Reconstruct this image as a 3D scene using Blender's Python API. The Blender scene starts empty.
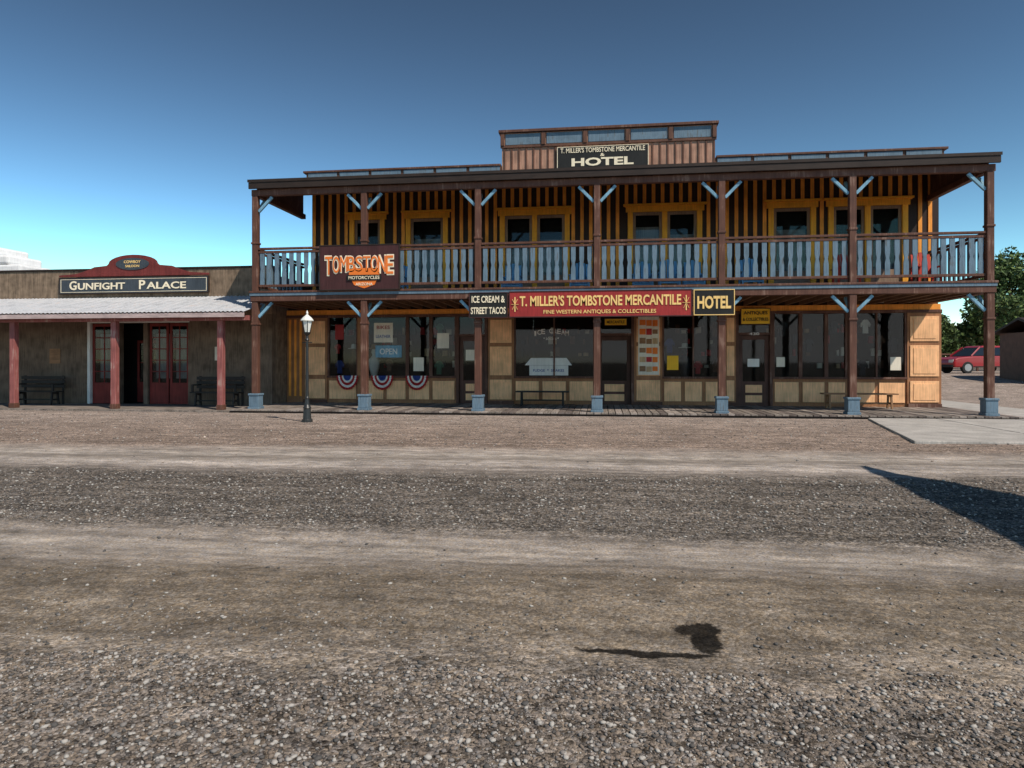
import bpy, math, random
import numpy as np
from mathutils import Vector, Matrix
random.seed(7); rng=np.random.default_rng(7)
scene=bpy.context.scene
scene.view_settings.view_transform='Standard'; scene.view_settings.look='None'; scene.view_settings.exposure=0

# ---------------------------------------------------------------- materials
def newmat(name):
    m=bpy.data.materials.new(name); m.use_nodes=True
    nt=m.node_tree; b=nt.nodes['Principled BSDF']; return m,nt,b
def N(nt,t,**k):
    n=nt.nodes.new(t)
    for a,v in k.items(): setattr(n,a,v)
    return n
def paint(name,col,var=.35,rough=.65,vert=True,bump=.25,scale=3.0,spec=.3,wear=None,wearamt=.0,axis='z'):
    m,nt,b=newmat(name); L=nt.links
    tc=N(nt,'ShaderNodeTexCoord')
    n1=N(nt,'ShaderNodeTexNoise'); n1.inputs['Scale'].default_value=scale; n1.inputs['Detail'].default_value=4
    L.new(tc.outputs['Object'],n1.inputs['Vector'])
    mp=N(nt,'ShaderNodeMapping'); mp.inputs['Scale'].default_value=(30,2,30) if axis=='y' else ((30,30,2.0) if vert else (2.5,30,30))
    L.new(tc.outputs['Object'],mp.inputs['Vector'])
    n2=N(nt,'ShaderNodeTexNoise'); n2.inputs['Scale'].default_value=1.0; n2.inputs['Detail'].default_value=3
    L.new(mp.outputs[0],n2.inputs['Vector'])
    ad=N(nt,'ShaderNodeMath',operation='ADD'); L.new(n1.outputs['Fac'],ad.inputs[0]); L.new(n2.outputs['Fac'],ad.inputs[1])
    mr=N(nt,'ShaderNodeMapRange'); mr.inputs[1].default_value=.7; mr.inputs[2].default_value=1.3
    mr.inputs[3].default_value=1-var; mr.inputs[4].default_value=1+var*.5
    L.new(ad.outputs[0],mr.inputs[0])
    mx=N(nt,'ShaderNodeMix',data_type='RGBA',blend_type='MULTIPLY'); mx.inputs[0].default_value=1
    mx.inputs[6].default_value=(*col,1); L.new(mr.outputs[0],mx.inputs[7])
    out=mx.outputs[2]
    if wear:
        wr=N(nt,'ShaderNodeMapRange'); wr.inputs[1].default_value=1.12; wr.inputs[2].default_value=1.25; wr.inputs[4].default_value=wearamt
        L.new(ad.outputs[0],wr.inputs[0])
        m2=N(nt,'ShaderNodeMix',data_type='RGBA'); L.new(wr.outputs[0],m2.inputs[0]); L.new(out,m2.inputs[6]); m2.inputs[7].default_value=(*wear,1); out=m2.outputs[2]
    L.new(out,b.inputs['Base Color'])
    b.inputs['Roughness'].default_value=rough; b.inputs['Specular IOR Level'].default_value=spec
    if bump:
        bp=N(nt,'ShaderNodeBump'); bp.inputs['Strength'].default_value=bump; bp.inputs['Distance'].default_value=.01
        L.new(ad.outputs[0],bp.inputs['Height']); L.new(bp.outputs[0],b.inputs['Normal'])
    return m
BROWN=paint('brown_trim',(.12,.052,.034),wear=(.25,.16,.12),wearamt=.6)
DBROWN=paint('dark_fascia',(.032,.02,.015),vert=False)
CEIL=paint('porch_ceiling_wood',(.19,.10,.055))
BLUE=paint('blue_grey_paint',(.14,.21,.27),wear=(.09,.09,.085),wearamt=.7)
BLUEL=paint('light_blue_paint',(.20,.38,.50))
YEL=paint('golden_yellow_paint',(.95,.35,.055),var=.3)
YELT=paint('yellow_trim_paint',(.95,.42,.04),var=.22)
CREAM=paint('cream_paint',(.95,.52,.26),var=.3)
BLACKW=paint('black_board_siding',(.032,.016,.011))
TANP=paint('parapet_tan',(.42,.23,.155),var=.4)
BATT=paint('parapet_batten',(.13,.058,.036))
DECKS=[paint('deck_planks',(.24,.20,.17),var=.7,rough=.85,axis='y'),paint('deck_planks_worn',(.32,.27,.235),var=.6,rough=.85,axis='y'),paint('deck_planks_dark',(.15,.12,.105),var=.6,rough=.85,axis='y')]
DECK=DECKS[0]
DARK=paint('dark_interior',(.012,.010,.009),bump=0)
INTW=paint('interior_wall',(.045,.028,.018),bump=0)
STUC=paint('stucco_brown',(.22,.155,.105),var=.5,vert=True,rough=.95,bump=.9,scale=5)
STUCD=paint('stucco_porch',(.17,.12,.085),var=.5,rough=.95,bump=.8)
REDP=paint('pink_red_post',(.30,.10,.09),wear=(.38,.26,.22),wearamt=.8)
RED=paint('dark_red_paint',(.20,.028,.022))
REDS=paint('sign_red',(.33,.03,.028),var=.25)
REDM=paint('maroon_pediment',(.17,.030,.026),var=.35)
BLACKS=paint('sign_black',(.015,.015,.014),var=.3)
SLATE=paint('sign_slate',(.05,.062,.075),var=.3)
GOLD=paint('sign_gold_letters',(.9,.60,.22),var=.15)
WHITE=paint('white_paint',(.72,.70,.66),var=.15)
CREAML=paint('cream_letters',(.88,.76,.55),var=.12)
ORNG=paint('orange_letters',(.85,.20,.03),var=.15)
YSIGN=paint('yellow_sign',(.95,.52,.03),var=.1)
MAROON=paint('sign_maroon',(.06,.02,.02),var=.3)
WOOD=paint('bench_wood',(.30,.16,.08),vert=False)
DWOOD=paint('dark_bench_wood',(.03,.025,.022))
CHBLUE=paint('chair_blue',(.16,.38,.60),var=.2)
CHRED=paint('chair_red',(.5,.05,.03),var=.2)
IRON=paint('cast_iron_black',(.02,.022,.022),rough=.45,spec=.5)
CLOTHR=paint('cloth_red',(.45,.03,.03),var=.2); CLOTHW=paint('cloth_white',(.80,.76,.70),var=.1); CLOTHB=paint('cloth_blue',(.04,.07,.26),var=.2)
GREENC=paint('cloth_green',(.08,.2,.12)); TANC=paint('hat_tan',(.6,.40,.22))
CLOTHK=paint('cloth_charcoal',(.04,.04,.045)); CLOTHN=paint('cloth_brown',(.14,.07,.04))
PAPER=paint('poster_paper',(.78,.70,.57),var=.15)
CURT=paint('curtain_grey',(.34,.34,.34),var=.4)
ADOBE=paint('white_adobe',(.78,.77,.76),var=.15,rough=.95)
CONC=paint('concrete',(.42,.39,.355),var=.35,rough=.9,scale=2,bump=.4)
METAL=paint('corrugated_metal',(.50,.51,.53),var=.35,rough=.5,spec=.5,wear=(.35,.24,.18),wearamt=.5)
def glass():
    m,nt,b=newmat('window_glass'); nt.nodes.remove(b); L=nt.links
    o=[n for n in nt.nodes if n.type=='OUTPUT_MATERIAL'][0]
    t=N(nt,'ShaderNodeBsdfTransparent'); t.inputs[0].default_value=(.80,.82,.82,1)
    g=N(nt,'ShaderNodeBsdfGlossy'); g.inputs['Roughness'].default_value=.03
    f=N(nt,'ShaderNodeFresnel'); f.inputs[0].default_value=1.3
    x=N(nt,'ShaderNodeMixShader'); L.new(f.outputs[0],x.inputs[0]); L.new(t.outputs[0],x.inputs[1]); L.new(g.outputs[0],x.inputs[2]); L.new(x.outputs[0],o.inputs[0])
    return m
GLASS=glass()
def simple(name,col,rough=.5,metal=0,coat=0):
    m,nt,b=newmat(name); b.inputs['Base Color'].default_value=(*col,1); b.inputs['Roughness'].default_value=rough; b.inputs['Metallic'].default_value=metal
    if coat: b.inputs['Coat Weight'].default_value=coat
    return m
FROST=simple('frosted_lamp_glass',(.75,.75,.68),.35)
CARRED=simple('car_red_paint',(.32,.012,.015),.3,0,.6)
TYRE=simple('tyre_rubber',(.02,.02,.02),.9); RIM=simple('alloy_rim',(.5,.5,.5),.3,.8); CARGL=simple('car_glass',(.015,.02,.022),.08); TAIL=simple('lamp_lens',(.6,.55,.5),.2)

# ---------------------------------------------------------------- geometry helpers
def empty(name,loc=(0,0,0)):
    e=bpy.data.objects.new(name,None); e.location=loc; e.empty_display_size=.3; scene.collection.objects.link(e); return e
def link(name,me,mats,parent=None,bevel=0,smooth=False):
    o=bpy.data.objects.new(name,me); scene.collection.objects.link(o)
    for m in (mats if isinstance(mats,(list,tuple)) else [mats]): me.materials.append(m)
    if parent is not None:
        o.parent=parent; o.matrix_parent_inverse=Matrix.Translation(parent.location).inverted()
    if bevel:
        md=o.modifiers.new('bevel','BEVEL'); md.width=bevel; md.segments=2; md.limit_method='ANGLE'
    if smooth:
        for p in me.polygons: p.use_smooth=True
    return o
class MB:
    def __init__(s): s.v=[]; s.f=[]; s.mi=[]; s.cur=0
    def box(s,x0,x1,y0,y1,z0,z1):
        if x0>x1:x0,x1=x1,x0
        if y0>y1:y0,y1=y1,y0
        if z0>z1:z0,z1=z1,z0
        n=len(s.v); s.v+=[(x0,y0,z0),(x1,y0,z0),(x1,y1,z0),(x0,y1,z0),(x0,y0,z1),(x1,y0,z1),(x1,y1,z1),(x0,y1,z1)]
        for q in ((0,3,2,1),(4,5,6,7),(0,1,5,4),(1,2,6,5),(2,3,7,6),(3,0,4,7)): s.f.append(tuple(n+i for i in q)); s.mi.append(s.cur)
        return s
    def hull(s,bot,top):
        n=len(s.v); k=len(bot); s.v+=list(bot)+list(top)
        s.f.append(tuple(n+i for i in reversed(range(k)))); s.mi.append(s.cur)
        s.f.append(tuple(n+k+i for i in range(k))); s.mi.append(s.cur)
        for i in range(k):
            j=(i+1)%k; s.f.append((n+i,n+j,n+k+j,n+k+i)); s.mi.append(s.cur)
        return s
    def beam(s,a,b,w,t,up=(0,0,1)):
        a=Vector(a); b=Vector(b); d=(b-a).normalized(); u=Vector(up)
        if abs(d.dot(u))>.95: u=Vector((0,1,0))
        r=d.cross(u).normalized(); u=r.cross(d)
        c=lambda p:[tuple(p+r*sx*w/2+u*sy*t/2) for sx,sy in ((-1,-1),(1,-1),(1,1),(-1,1))]
        return s.hull(c(a),c(b))
    def cyl(s,x,y,prof,seg=16):
        n=len(s.v)
        for (r,z) in prof:
            for i in range(seg):
                a=2*math.pi*i/seg; s.v.append((x+r*math.cos(a),y+r*math.sin(a),z))
        for j in range(len(prof)-1):
            for i in range(seg):
                k=(i+1)%seg; s.f.append((n+j*seg+i,n+j*seg+k,n+(j+1)*seg+k,n+(j+1)*seg+i)); s.mi.append(s.cur)
        s.f.append(tuple(n+i for i in reversed(range(seg)))); s.mi.append(s.cur)
        m=n+(len(prof)-1)*seg; s.f.append(tuple(m+i for i in range(seg))); s.mi.append(s.cur)
        return s
    def mesh(s,name):
        me=bpy.data.meshes.new(name); me.from_pydata(s.v,[],s.f); me.polygons.foreach_set('material_index',s.mi); me.update(); return me
    def done(s,name,mats,parent=None,bevel=0,smooth=False): return link(name,s.mesh(name),mats,parent,bevel,smooth)
def textmesh(s,offset=0,ext=.5):
    cu=bpy.data.curves.new('t','FONT'); cu.body=s; cu.size=1; cu.extrude=ext; cu.offset=offset; cu.resolution_u=3
    ob=bpy.data.objects.new('t',cu); scene.collection.objects.link(ob)
    dg=bpy.context.evaluated_depsgraph_get(); dg.update()
    me=bpy.data.meshes.new_from_object(ob.evaluated_get(dg)); bpy.data.objects.remove(ob); bpy.data.curves.remove(cu)
    n=len(me.vertices); co=np.empty(n*3); me.vertices.foreach_get('co',co); return me,co.reshape(-1,3)
def text(parent,name,s,cx,y,cz,w,h,mat,depth=.012,offset=.012):
    me,co=textmesh(s,offset)
    mn=co.min(0); mx=co.max(0); c=(mn+mx)/2; sz=mx-mn
    X=(co[:,0]-c[0])/sz[0]*w; Z=(co[:,1]-c[1])/sz[1]*h; Y=(co[:,2]-c[2])/sz[2]*depth
    out=np.stack([cx+X,y-Y,cz+Z],1); me.vertices.foreach_set('co',out.ravel()); me.update()
    return link(name,me,mat,parent)
def archtext(parent,name,s,cx,y,cz,w,h,mat,offset,grow=.6,arch=.1,depth=.012):
    n=len(s); w1=w/n; V=[];F=[]
    for i,ch in enumerate(s):
        if ch==' ': continue
        me,co=textmesh(ch,offset); t=(i+.5)/n*2-1
        mn=co.min(0);mx=co.max(0);c=(mn+mx)/2;sz=mx-mn
        hh=h*(1+grow*t*t)
        ww=w1*.95*(.5 if ch in 'Ii' else 1)
        X=(co[:,0]-c[0])/sz[0]*ww; Z=(co[:,1]-mn[1])/sz[1]*hh - hh*.5 ; Y=(co[:,2]-c[2])/sz[2]*depth
        Z=Z-arch*t*t*1.0
        base=len(V); V+=list(zip((cx+t*w/2+X).tolist(),(y-Y).tolist(),(cz+Z).tolist()))
        F+=[tuple(base+k for k in p.vertices) for p in me.polygons]; bpy.data.meshes.remove(me)
    me=bpy.data.meshes.new(name); me.from_pydata(V,[],F); return link(name,me,mat,parent)

# ---------------------------------------------------------------- camera, sun, sky
cam=bpy.data.cameras.new('camera'); co=bpy.data.objects.new('camera',cam); scene.collection.objects.link(co)
co.location=(9.984,-18.70,1.45); co.rotation_euler=(math.radians(90),0,math.radians(7.54))
cam.lens=24.0; cam.sensor_width=36; cam.shift_y=-22/1024; cam.clip_end=3000; cam.clip_start=.05
scene.camera=co
EL=math.radians(50); A=math.radians(40)
tosun=Vector((math.cos(A)*math.cos(EL),-math.sin(A)*math.cos(EL),math.sin(EL)))
sl=bpy.data.lights.new('sun','SUN'); sl.energy=4.6; sl.angle=math.radians(.5); sl.color=(1,.91,.79)
so=bpy.data.objects.new('sun',sl); so.rotation_euler=tosun.to_track_quat('Z','Y').to_euler(); so.location=(20,-20,30); scene.collection.objects.link(so)
w=bpy.data.worlds.new('World'); scene.world=w; w.use_nodes=True; nt=w.node_tree; bg=nt.nodes['Background']
sk=N(nt,'ShaderNodeTexSky'); sk.sky_type='NISHITA'; sk.sun_disc=False; sk.sun_elevation=EL; sk.sun_rotation=math.radians(130); sk.altitude=1400; sk.air_density=1.0; sk.dust_density=0.0; sk.ozone_density=3.5
sp=N(nt,'ShaderNodeSeparateColor'); nt.links.new(sk.outputs[0],sp.inputs[0]); cb=N(nt,'ShaderNodeCombineColor')
for i,(p,k) in enumerate(((1.75,3.3),(2.05,4.05),(2.3,2.55))):
    a=N(nt,'ShaderNodeMath',operation='MULTIPLY'); nt.links.new(sp.outputs[i],a.inputs[0]); a.inputs[1].default_value=.11
    b=N(nt,'ShaderNodeMath',operation='POWER'); nt.links.new(a.outputs[0],b.inputs[0]); b.inputs[1].default_value=p
    c=N(nt,'ShaderNodeMath',operation='MULTIPLY'); nt.links.new(b.outputs[0],c.inputs[0]); c.inputs[1].default_value=k
    d=N(nt,'ShaderNodeMath',operation='MINIMUM'); nt.links.new(c.outputs[0],d.inputs[0]); d.inputs[1].default_value=1.4
    e=N(nt,'ShaderNodeMath',operation='MULTIPLY'); nt.links.new(d.outputs[0],e.inputs[0]); e.inputs[1].default_value=10
    nt.links.new(e.outputs[0],cb.inputs[i])
nt.links.new(cb.outputs[0],bg.inputs[0]); bg.inputs[1].default_value=.1

# ---------------------------------------------------------------- ground
def sstep(t): t=np.clip(t,0,1); return t*t*(3-2*t)
def ax(fine0,fine1,step,lo,hi):
    a=list(np.arange(fine0,fine1+1e-6,step)); s=step
    x=fine0
    while x>lo: s*=1.25; x-=s; a.insert(0,x)
    s=step; x=fine1
    while x<hi: s*=1.25; x+=s; a.append(x)
    return np.array(a)
gx=ax(-2,20,.14,-1500,1500); gy=ax(-17.5,-5,.08,-1500,2000)
GX,GY=np.meshgrid(gx,gy)
def noise2(x,y,s,seed=0):
    return np.sin(x*s*1.3+seed)*np.cos(y*s*1.7+seed*2)+.6*np.sin(x*s*2.9+y*s*2.1+seed*3)+.4*np.cos(y*s*5.3-x*s*3.7+seed)
def gh(x,y):
    z=.8*sstep((y-9)/14)
    near=sstep((-1.0-y)/4)*sstep((y+40)/10)
    yp=y-.06*(x-9)
    ruts=-.022*np.exp(-((yp+13.5)/.3)**2)-.03*np.exp(-((yp+15.15)/.25)**2)-.02*np.exp(-((yp+8.2)/.35)**2)-.02*np.exp(-((yp+9.4)/.3)**2)+.015*np.exp(-((yp+14.3)/.35)**2)
    z=z+near*(ruts+.006*noise2(x,y,1.1,2)+.003*noise2(x,y,4.3,5))
    return z
GZ=gh(GX,GY)
nyy,nxx=GX.shape
me=bpy.data.meshes.new('ground')
idx=np.arange(nxx*nyy).reshape(nyy,nxx)
faces=np.stack([idx[:-1,:-1],idx[:-1,1:],idx[1:,1:],idx[1:,:-1]],-1).reshape(-1,4)
me.from_pydata(np.stack([GX,GY,GZ],-1).reshape(-1,3).tolist(),[],faces.tolist())
def groundmat():
    m,nt,b=newmat('gravel_dirt_ground'); L=nt.links
    tc=N(nt,'ShaderNodeTexCoord'); sx=N(nt,'ShaderNodeSeparateXYZ'); L.new(tc.outputs['Object'],sx.inputs[0])
    def math_(op,a,bv):
        n=N(nt,'ShaderNodeMath',operation=op)
        for i,v in enumerate((a,bv)):
            if v is None: continue
            if isinstance(v,(int,float)): n.inputs[i].default_value=v
            else: L.new(v,n.inputs[i])
        return n.outputs[0]
    def noise(scale,detail=4,rough=.55,mapping=None):
        n=N(nt,'ShaderNodeTexNoise'); n.inputs['Scale'].default_value=scale; n.inputs['Detail'].default_value=detail; n.inputs['Roughness'].default_value=rough
        v=tc.outputs['Object']
        if mapping:
            mp=N(nt,'ShaderNodeMapping'); mp.inputs['Scale'].default_value=mapping; L.new(v,mp.inputs['Vector']); v=mp.outputs[0]
        L.new(v,n.inputs['Vector']); return n.outputs['Fac']
    def mr(v,a,b_,c,d):
        r=N(nt,'ShaderNodeMapRange'); r.inputs[1].default_value=a; r.inputs[2].default_value=b_; r.inputs[3].default_value=c; r.inputs[4].default_value=d; L.new(v,r.inputs[0]); return r.outputs[0]
    xs=math_('MULTIPLY',math_('SUBTRACT',sx.outputs[0],9),.06)
    yp=math_('SUBTRACT',sx.outputs[1],xs)
    warp=math_('MULTIPLY',math_('SUBTRACT',noise(.5,3,mapping=(.5,1,1)),.5),1.1)
    warp2=math_('MULTIPLY',math_('SUBTRACT',noise(3,4),.5),.45)
    yp=math_('ADD',math_('ADD',yp,warp),warp2)
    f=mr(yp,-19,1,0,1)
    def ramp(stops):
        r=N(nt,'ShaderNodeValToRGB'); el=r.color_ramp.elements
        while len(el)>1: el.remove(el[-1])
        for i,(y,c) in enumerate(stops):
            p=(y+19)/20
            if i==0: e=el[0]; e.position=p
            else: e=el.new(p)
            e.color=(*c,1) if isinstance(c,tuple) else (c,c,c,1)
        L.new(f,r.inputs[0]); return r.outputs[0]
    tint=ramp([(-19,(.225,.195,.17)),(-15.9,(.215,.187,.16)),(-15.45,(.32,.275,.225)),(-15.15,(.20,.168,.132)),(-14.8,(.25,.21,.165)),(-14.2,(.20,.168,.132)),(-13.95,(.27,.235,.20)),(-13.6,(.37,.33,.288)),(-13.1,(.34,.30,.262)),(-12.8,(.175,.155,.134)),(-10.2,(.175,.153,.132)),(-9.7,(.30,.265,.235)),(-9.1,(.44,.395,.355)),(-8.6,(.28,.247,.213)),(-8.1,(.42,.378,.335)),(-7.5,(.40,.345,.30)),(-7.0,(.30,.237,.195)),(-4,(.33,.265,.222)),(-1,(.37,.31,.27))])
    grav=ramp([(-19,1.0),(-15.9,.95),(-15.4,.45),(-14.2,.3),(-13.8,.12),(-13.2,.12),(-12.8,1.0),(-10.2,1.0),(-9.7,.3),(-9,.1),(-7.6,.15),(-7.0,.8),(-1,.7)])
    vor=N(nt,'ShaderNodeTexVoronoi'); vor.inputs['Scale'].default_value=42; L.new(tc.outputs['Object'],vor.inputs['Vector'])
    vor2=N(nt,'ShaderNodeTexVoronoi'); vor2.inputs['Scale'].default_value=110; L.new(tc.outputs['Object'],vor2.inputs['Vector'])
    s1=N(nt,'ShaderNodeSeparateColor'); L.new(vor.outputs['Color'],s1.inputs[0])
    s2=N(nt,'ShaderNodeSeparateColor'); L.new(vor2.outputs['Color'],s2.inputs[0])
    spk=math_('ADD',math_('POWER',s1.outputs[0],1.7),math_('MULTIPLY',s2.outputs[0],.7))
    spk=math_('ADD',math_('MULTIPLY',math_('SUBTRACT',spk,.72),1.5),1.0)
    spk=math_('MAXIMUM',spk,.16)
    mixs=N(nt,'ShaderNodeMix',data_type='FLOAT'); L.new(grav,mixs.inputs[0]); mixs.inputs[2].default_value=1; L.new(spk,mixs.inputs[3])
    big=mr(noise(.9,5,.65),.3,.7,.72,1.2)
    mid=mr(noise(7,5,.7,mapping=(.45,1,1)),.3,.7,.58,1.34)
    stone=mr(noise(60,2,.7),.35,.65,.7,1.25)
    allm=math_('MULTIPLY',math_('MULTIPLY',mixs.outputs[0],big),math_('MULTIPLY',mid,stone))
    allm=math_('MULTIPLY',allm,mr(noise(1,4,.6,mapping=(.12,5,1)),.35,.7,.70,1.2))
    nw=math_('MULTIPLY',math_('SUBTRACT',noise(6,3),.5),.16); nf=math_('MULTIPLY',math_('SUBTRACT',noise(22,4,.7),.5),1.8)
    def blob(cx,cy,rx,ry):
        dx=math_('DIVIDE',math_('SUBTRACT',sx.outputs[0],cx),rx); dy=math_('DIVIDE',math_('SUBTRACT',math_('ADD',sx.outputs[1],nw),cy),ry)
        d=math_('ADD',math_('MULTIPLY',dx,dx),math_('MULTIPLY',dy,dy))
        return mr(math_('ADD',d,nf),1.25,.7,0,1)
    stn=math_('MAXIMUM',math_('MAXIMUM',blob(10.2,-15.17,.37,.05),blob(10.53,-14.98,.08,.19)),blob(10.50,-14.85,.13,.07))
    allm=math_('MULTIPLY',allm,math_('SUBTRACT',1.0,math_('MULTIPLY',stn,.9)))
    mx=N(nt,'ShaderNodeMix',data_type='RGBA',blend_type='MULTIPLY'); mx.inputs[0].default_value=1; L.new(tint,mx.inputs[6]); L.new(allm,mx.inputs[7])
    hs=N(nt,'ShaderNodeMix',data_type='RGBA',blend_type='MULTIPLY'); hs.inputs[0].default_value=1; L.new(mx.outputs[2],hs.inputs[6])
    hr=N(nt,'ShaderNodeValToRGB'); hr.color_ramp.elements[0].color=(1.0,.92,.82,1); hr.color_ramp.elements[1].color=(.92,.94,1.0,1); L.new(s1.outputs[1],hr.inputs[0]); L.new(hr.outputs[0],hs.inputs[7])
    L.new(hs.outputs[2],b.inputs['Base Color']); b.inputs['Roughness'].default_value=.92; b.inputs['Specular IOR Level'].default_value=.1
    h=math_('ADD',math_('MULTIPLY',math_('SUBTRACT',1.0,vor.outputs['Distance']),.6),math_('MULTIPLY',math_('SUBTRACT',1.0,vor2.outputs['Distance']),.25))
    h=math_('MULTIPLY',h,math_('ADD',grav,.12)); h=math_('ADD',h,math_('MULTIPLY',noise(14,5,.7),.9))
    bp=N(nt,'ShaderNodeBump'); bp.inputs['Strength'].default_value=.95; bp.inputs['Distance'].default_value=.016
    L.new(h,bp.inputs['Height']); L.new(bp.outputs[0],b.inputs['Normal'])
    return m
link('ground',me,groundmat(),smooth=True)

phi=(1+5**.5)/2
ico=np.array([(-1,phi,0),(1,phi,0),(-1,-phi,0),(1,-phi,0),(0,-1,phi),(0,1,phi),(0,-1,-phi),(0,1,-phi),(phi,0,-1),(phi,0,1),(-phi,0,-1),(-phi,0,1)])/1.902
icf=np.array([(0,11,5),(0,5,1),(0,1,7),(0,7,10),(0,10,11),(1,5,9),(5,11,4),(11,10,2),(10,7,6),(7,1,8),(3,9,4),(3,4,2),(3,2,6),(3,6,8),(3,8,9),(4,9,5),(2,4,11),(6,2,10),(8,6,7),(9,8,1)])
def stones(n,xr,yr,smin,smax,keep):
    x=rng.uniform(*xr,n); y=rng.uniform(*yr,n); yp=y-.06*(x-9)+.12*noise2(x,y,1.7,1)
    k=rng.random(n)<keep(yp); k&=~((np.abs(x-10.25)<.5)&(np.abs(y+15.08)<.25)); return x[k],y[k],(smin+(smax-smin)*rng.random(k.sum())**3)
def keepf(yp):
    return np.where(yp<-15.55,1.,np.where(yp<-14.1,.16,np.where(yp<-12.9,.05,np.where(yp<-10,.9,np.where(yp<-7.1,.05,.6)))))
P=[stones(34000,(5.8,13.2),(-16.7,-14.9),.004,.014,keepf),stones(20000,(3,15),(-14.9,-12),.004,.015,keepf),stones(14000,(0,19),(-12,-9),.006,.019,keepf),stones(7000,(-6,20),(-9,-1),.008,.022,keepf)]
X=np.concatenate([p[0] for p in P]);Y=np.concatenate([p[1] for p in P]);S=np.concatenate([p[2] for p in P]); n=len(X)
V=ico[None]*rng.uniform(.7,1.3,(n,12,1)); ang=rng.uniform(0,6.28,n)
V=V*np.stack([rng.uniform(.8,1.4,n),rng.uniform(.7,1.1,n),rng.uniform(.4,.8,n)],1)[:,None]*S[:,None,None]
c,s_=np.cos(ang)[:,None],np.sin(ang)[:,None]
vx=V[:,:,0]*c-V[:,:,1]*s_; vy=V[:,:,0]*s_+V[:,:,1]*c
V=np.stack([vx+X[:,None],vy+Y[:,None],V[:,:,2]+(gh(X,Y)+S*.3)[:,None]],-1).reshape(-1,3)
Fc=(icf[None]+12*np.arange(n)[:,None,None]).reshape(-1,3)
me=bpy.data.meshes.new('gravel'); me.vertices.add(len(V)); me.vertices.foreach_set('co',V.ravel())
me.loops.add(len(Fc)*3); me.loops.foreach_set('vertex_index',Fc.ravel().astype(np.int32))
me.polygons.add(len(Fc)); me.polygons.foreach_set('loop_start',np.arange(0,len(Fc)*3,3,dtype=np.int32))
me.polygons.foreach_set('material_index',np.repeat(rng.integers(0,4,n),20).astype(np.int32)); me.update(calc_edges=True); me.validate()
gm=[simple('stone_grey',(.20,.18,.165),.9),simple('stone_light',(.38,.35,.315),.9),simple('stone_brown',(.18,.14,.11),.9),simple('stone_dark',(.08,.073,.067),.9)]
link('gravel',me,gm)
# ---------------------------------------------------------------- sidewalk
def slab(mb,pts,z0,z1): mb.hull([(x,y,z0) for x,y in pts],[(x,y,z1) for x,y in pts])
sw=empty('sidewalk',(19,-3,0))
mb=MB()
def lerp(a,b,t): return a+(b-a)*t
xl0,xl1=16.6,15.5
rows=[-.52,-2.2,-3.95,-5.7]
for r in range(3):
    ya,yb=rows[r]-.01,rows[r+1]+.01
    xa=lerp(xl0,xl1,(r)/3); xb=lerp(xl0,xl1,(r+1)/3)
    xs=[None,18.2,20.0,21.8,23.6,25.4,27.2,29,31]
    for i in range(len(xs)-1):
        x0a=xa if i==0 else xs[i]+.012; x0b=xb if i==0 else xs[i]+.012
        slab(mb,[(x0b,yb),(xs[i+1]-.012,yb),(xs[i+1]-.012,ya),(x0a,ya)],-.05,.045+.004*((i*7+r*3)%3))
for j in range(6):
    slab(mb,[(20.6,-.50+j*1.6),(22.4,-.50+j*1.6),(22.4,1.08+j*1.6),(20.6,1.08+j*1.6)],-.05,.05)
mb.done('slabs',CONC,sw,bevel=.012)

# ---------------------------------------------------------------- HOTEL
H=empty('hotel_building',(9.84,3.2,0)); D=3.2; S=3.28; U1=20.0
posts=[S*i for i in range(7)]
mb=MB()
for u in posts:
    mb.box(u-.09,u+.09,-.09,.09,.5,3.2); mb.box(u-.085,u+.085,-.085,.085,3.5,6.28)
    mb.box(u-.11,u+.11,-.11,.11,2.52,2.58); mb.box(u-.105,u+.105,-.105,.105,4.86,4.92)
mb.done('porch_posts',BROWN,H,bevel=.012)
mb=MB()
for u in posts:
    mb.box(u-.18,u+.18,-.44,.18,-.02,.13) if False else mb.box(u-.17,u+.17,-.17,.17,.03,.16)
    mb.box(u-.145,u+.145,-.145,.145,.16,.48); mb.box(u-.165,u+.165,-.165,.165,.48,.54)
mb.done('post_bases',BLUE,H,bevel=.012)
mb=MB()
for i,u in enumerate(posts):
    for sg in (-1,1):
        if (i==0 and sg<0) or (i==6 and sg>0): continue
        for zt in (3.2,6.26):
            mb.beam((u+sg*.09,0,zt-.45),(u+sg*.50,0,zt-.03),.08,.07,up=(0,1,0))
    for zt in (3.19,6.26):
        mb.beam((u,.09,zt-.45),(u,.50,zt-.03),.08,.07,up=(1,0,0))
mb.done('corner_braces',BLUEL,H,bevel=.008)
mb=MB(); x=-.6
while x<20.3:
    mb.cur=random.choice([0,0,1,2]); mb.box(x,x+.170,-.42+random.uniform(-.012,.012),D,.055,.095+random.uniform(-.006,.006)); x+=.192
mb.done('boardwalk_planks',DECKS,H,bevel=.004)
mb=MB(); mb.box(-.6,20.3,-.38,-.30,-.02,.052); 
for yy in (.6,1.6,2.6): mb.box(-.6,20.3,yy,yy+.1,-.02,.052)
mb.done('boardwalk_joists',DBROWN,H)
mb=MB(); mb.box(-.12,19.8,-.11,.11,3.2,3.36); mb.box(-.15,19.83,-.15,.02,3.44,3.50)
mb.box(-.12,.1,.11,D,3.2,3.36); mb.box(19.58,19.8,.11,D,3.2,3.36)
mb.done('balcony_beam',BROWN,H,bevel=.01)
mb=MB(); mb.box(-.13,19.81,-.13,.06,3.362,3.438); mb.done('balcony_edge_trim',BLUE,H)
mb=MB(); mb.box(-.1,19.78,.062,D-.003,3.365,3.43)
mb.done('balcony_floor',DECK,H)
mb=MB(); x=.4
while x<19.5:
    mb.box(x-.03,x+.03,.112,D-.003,3.19,3.363); x+=.41
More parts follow.
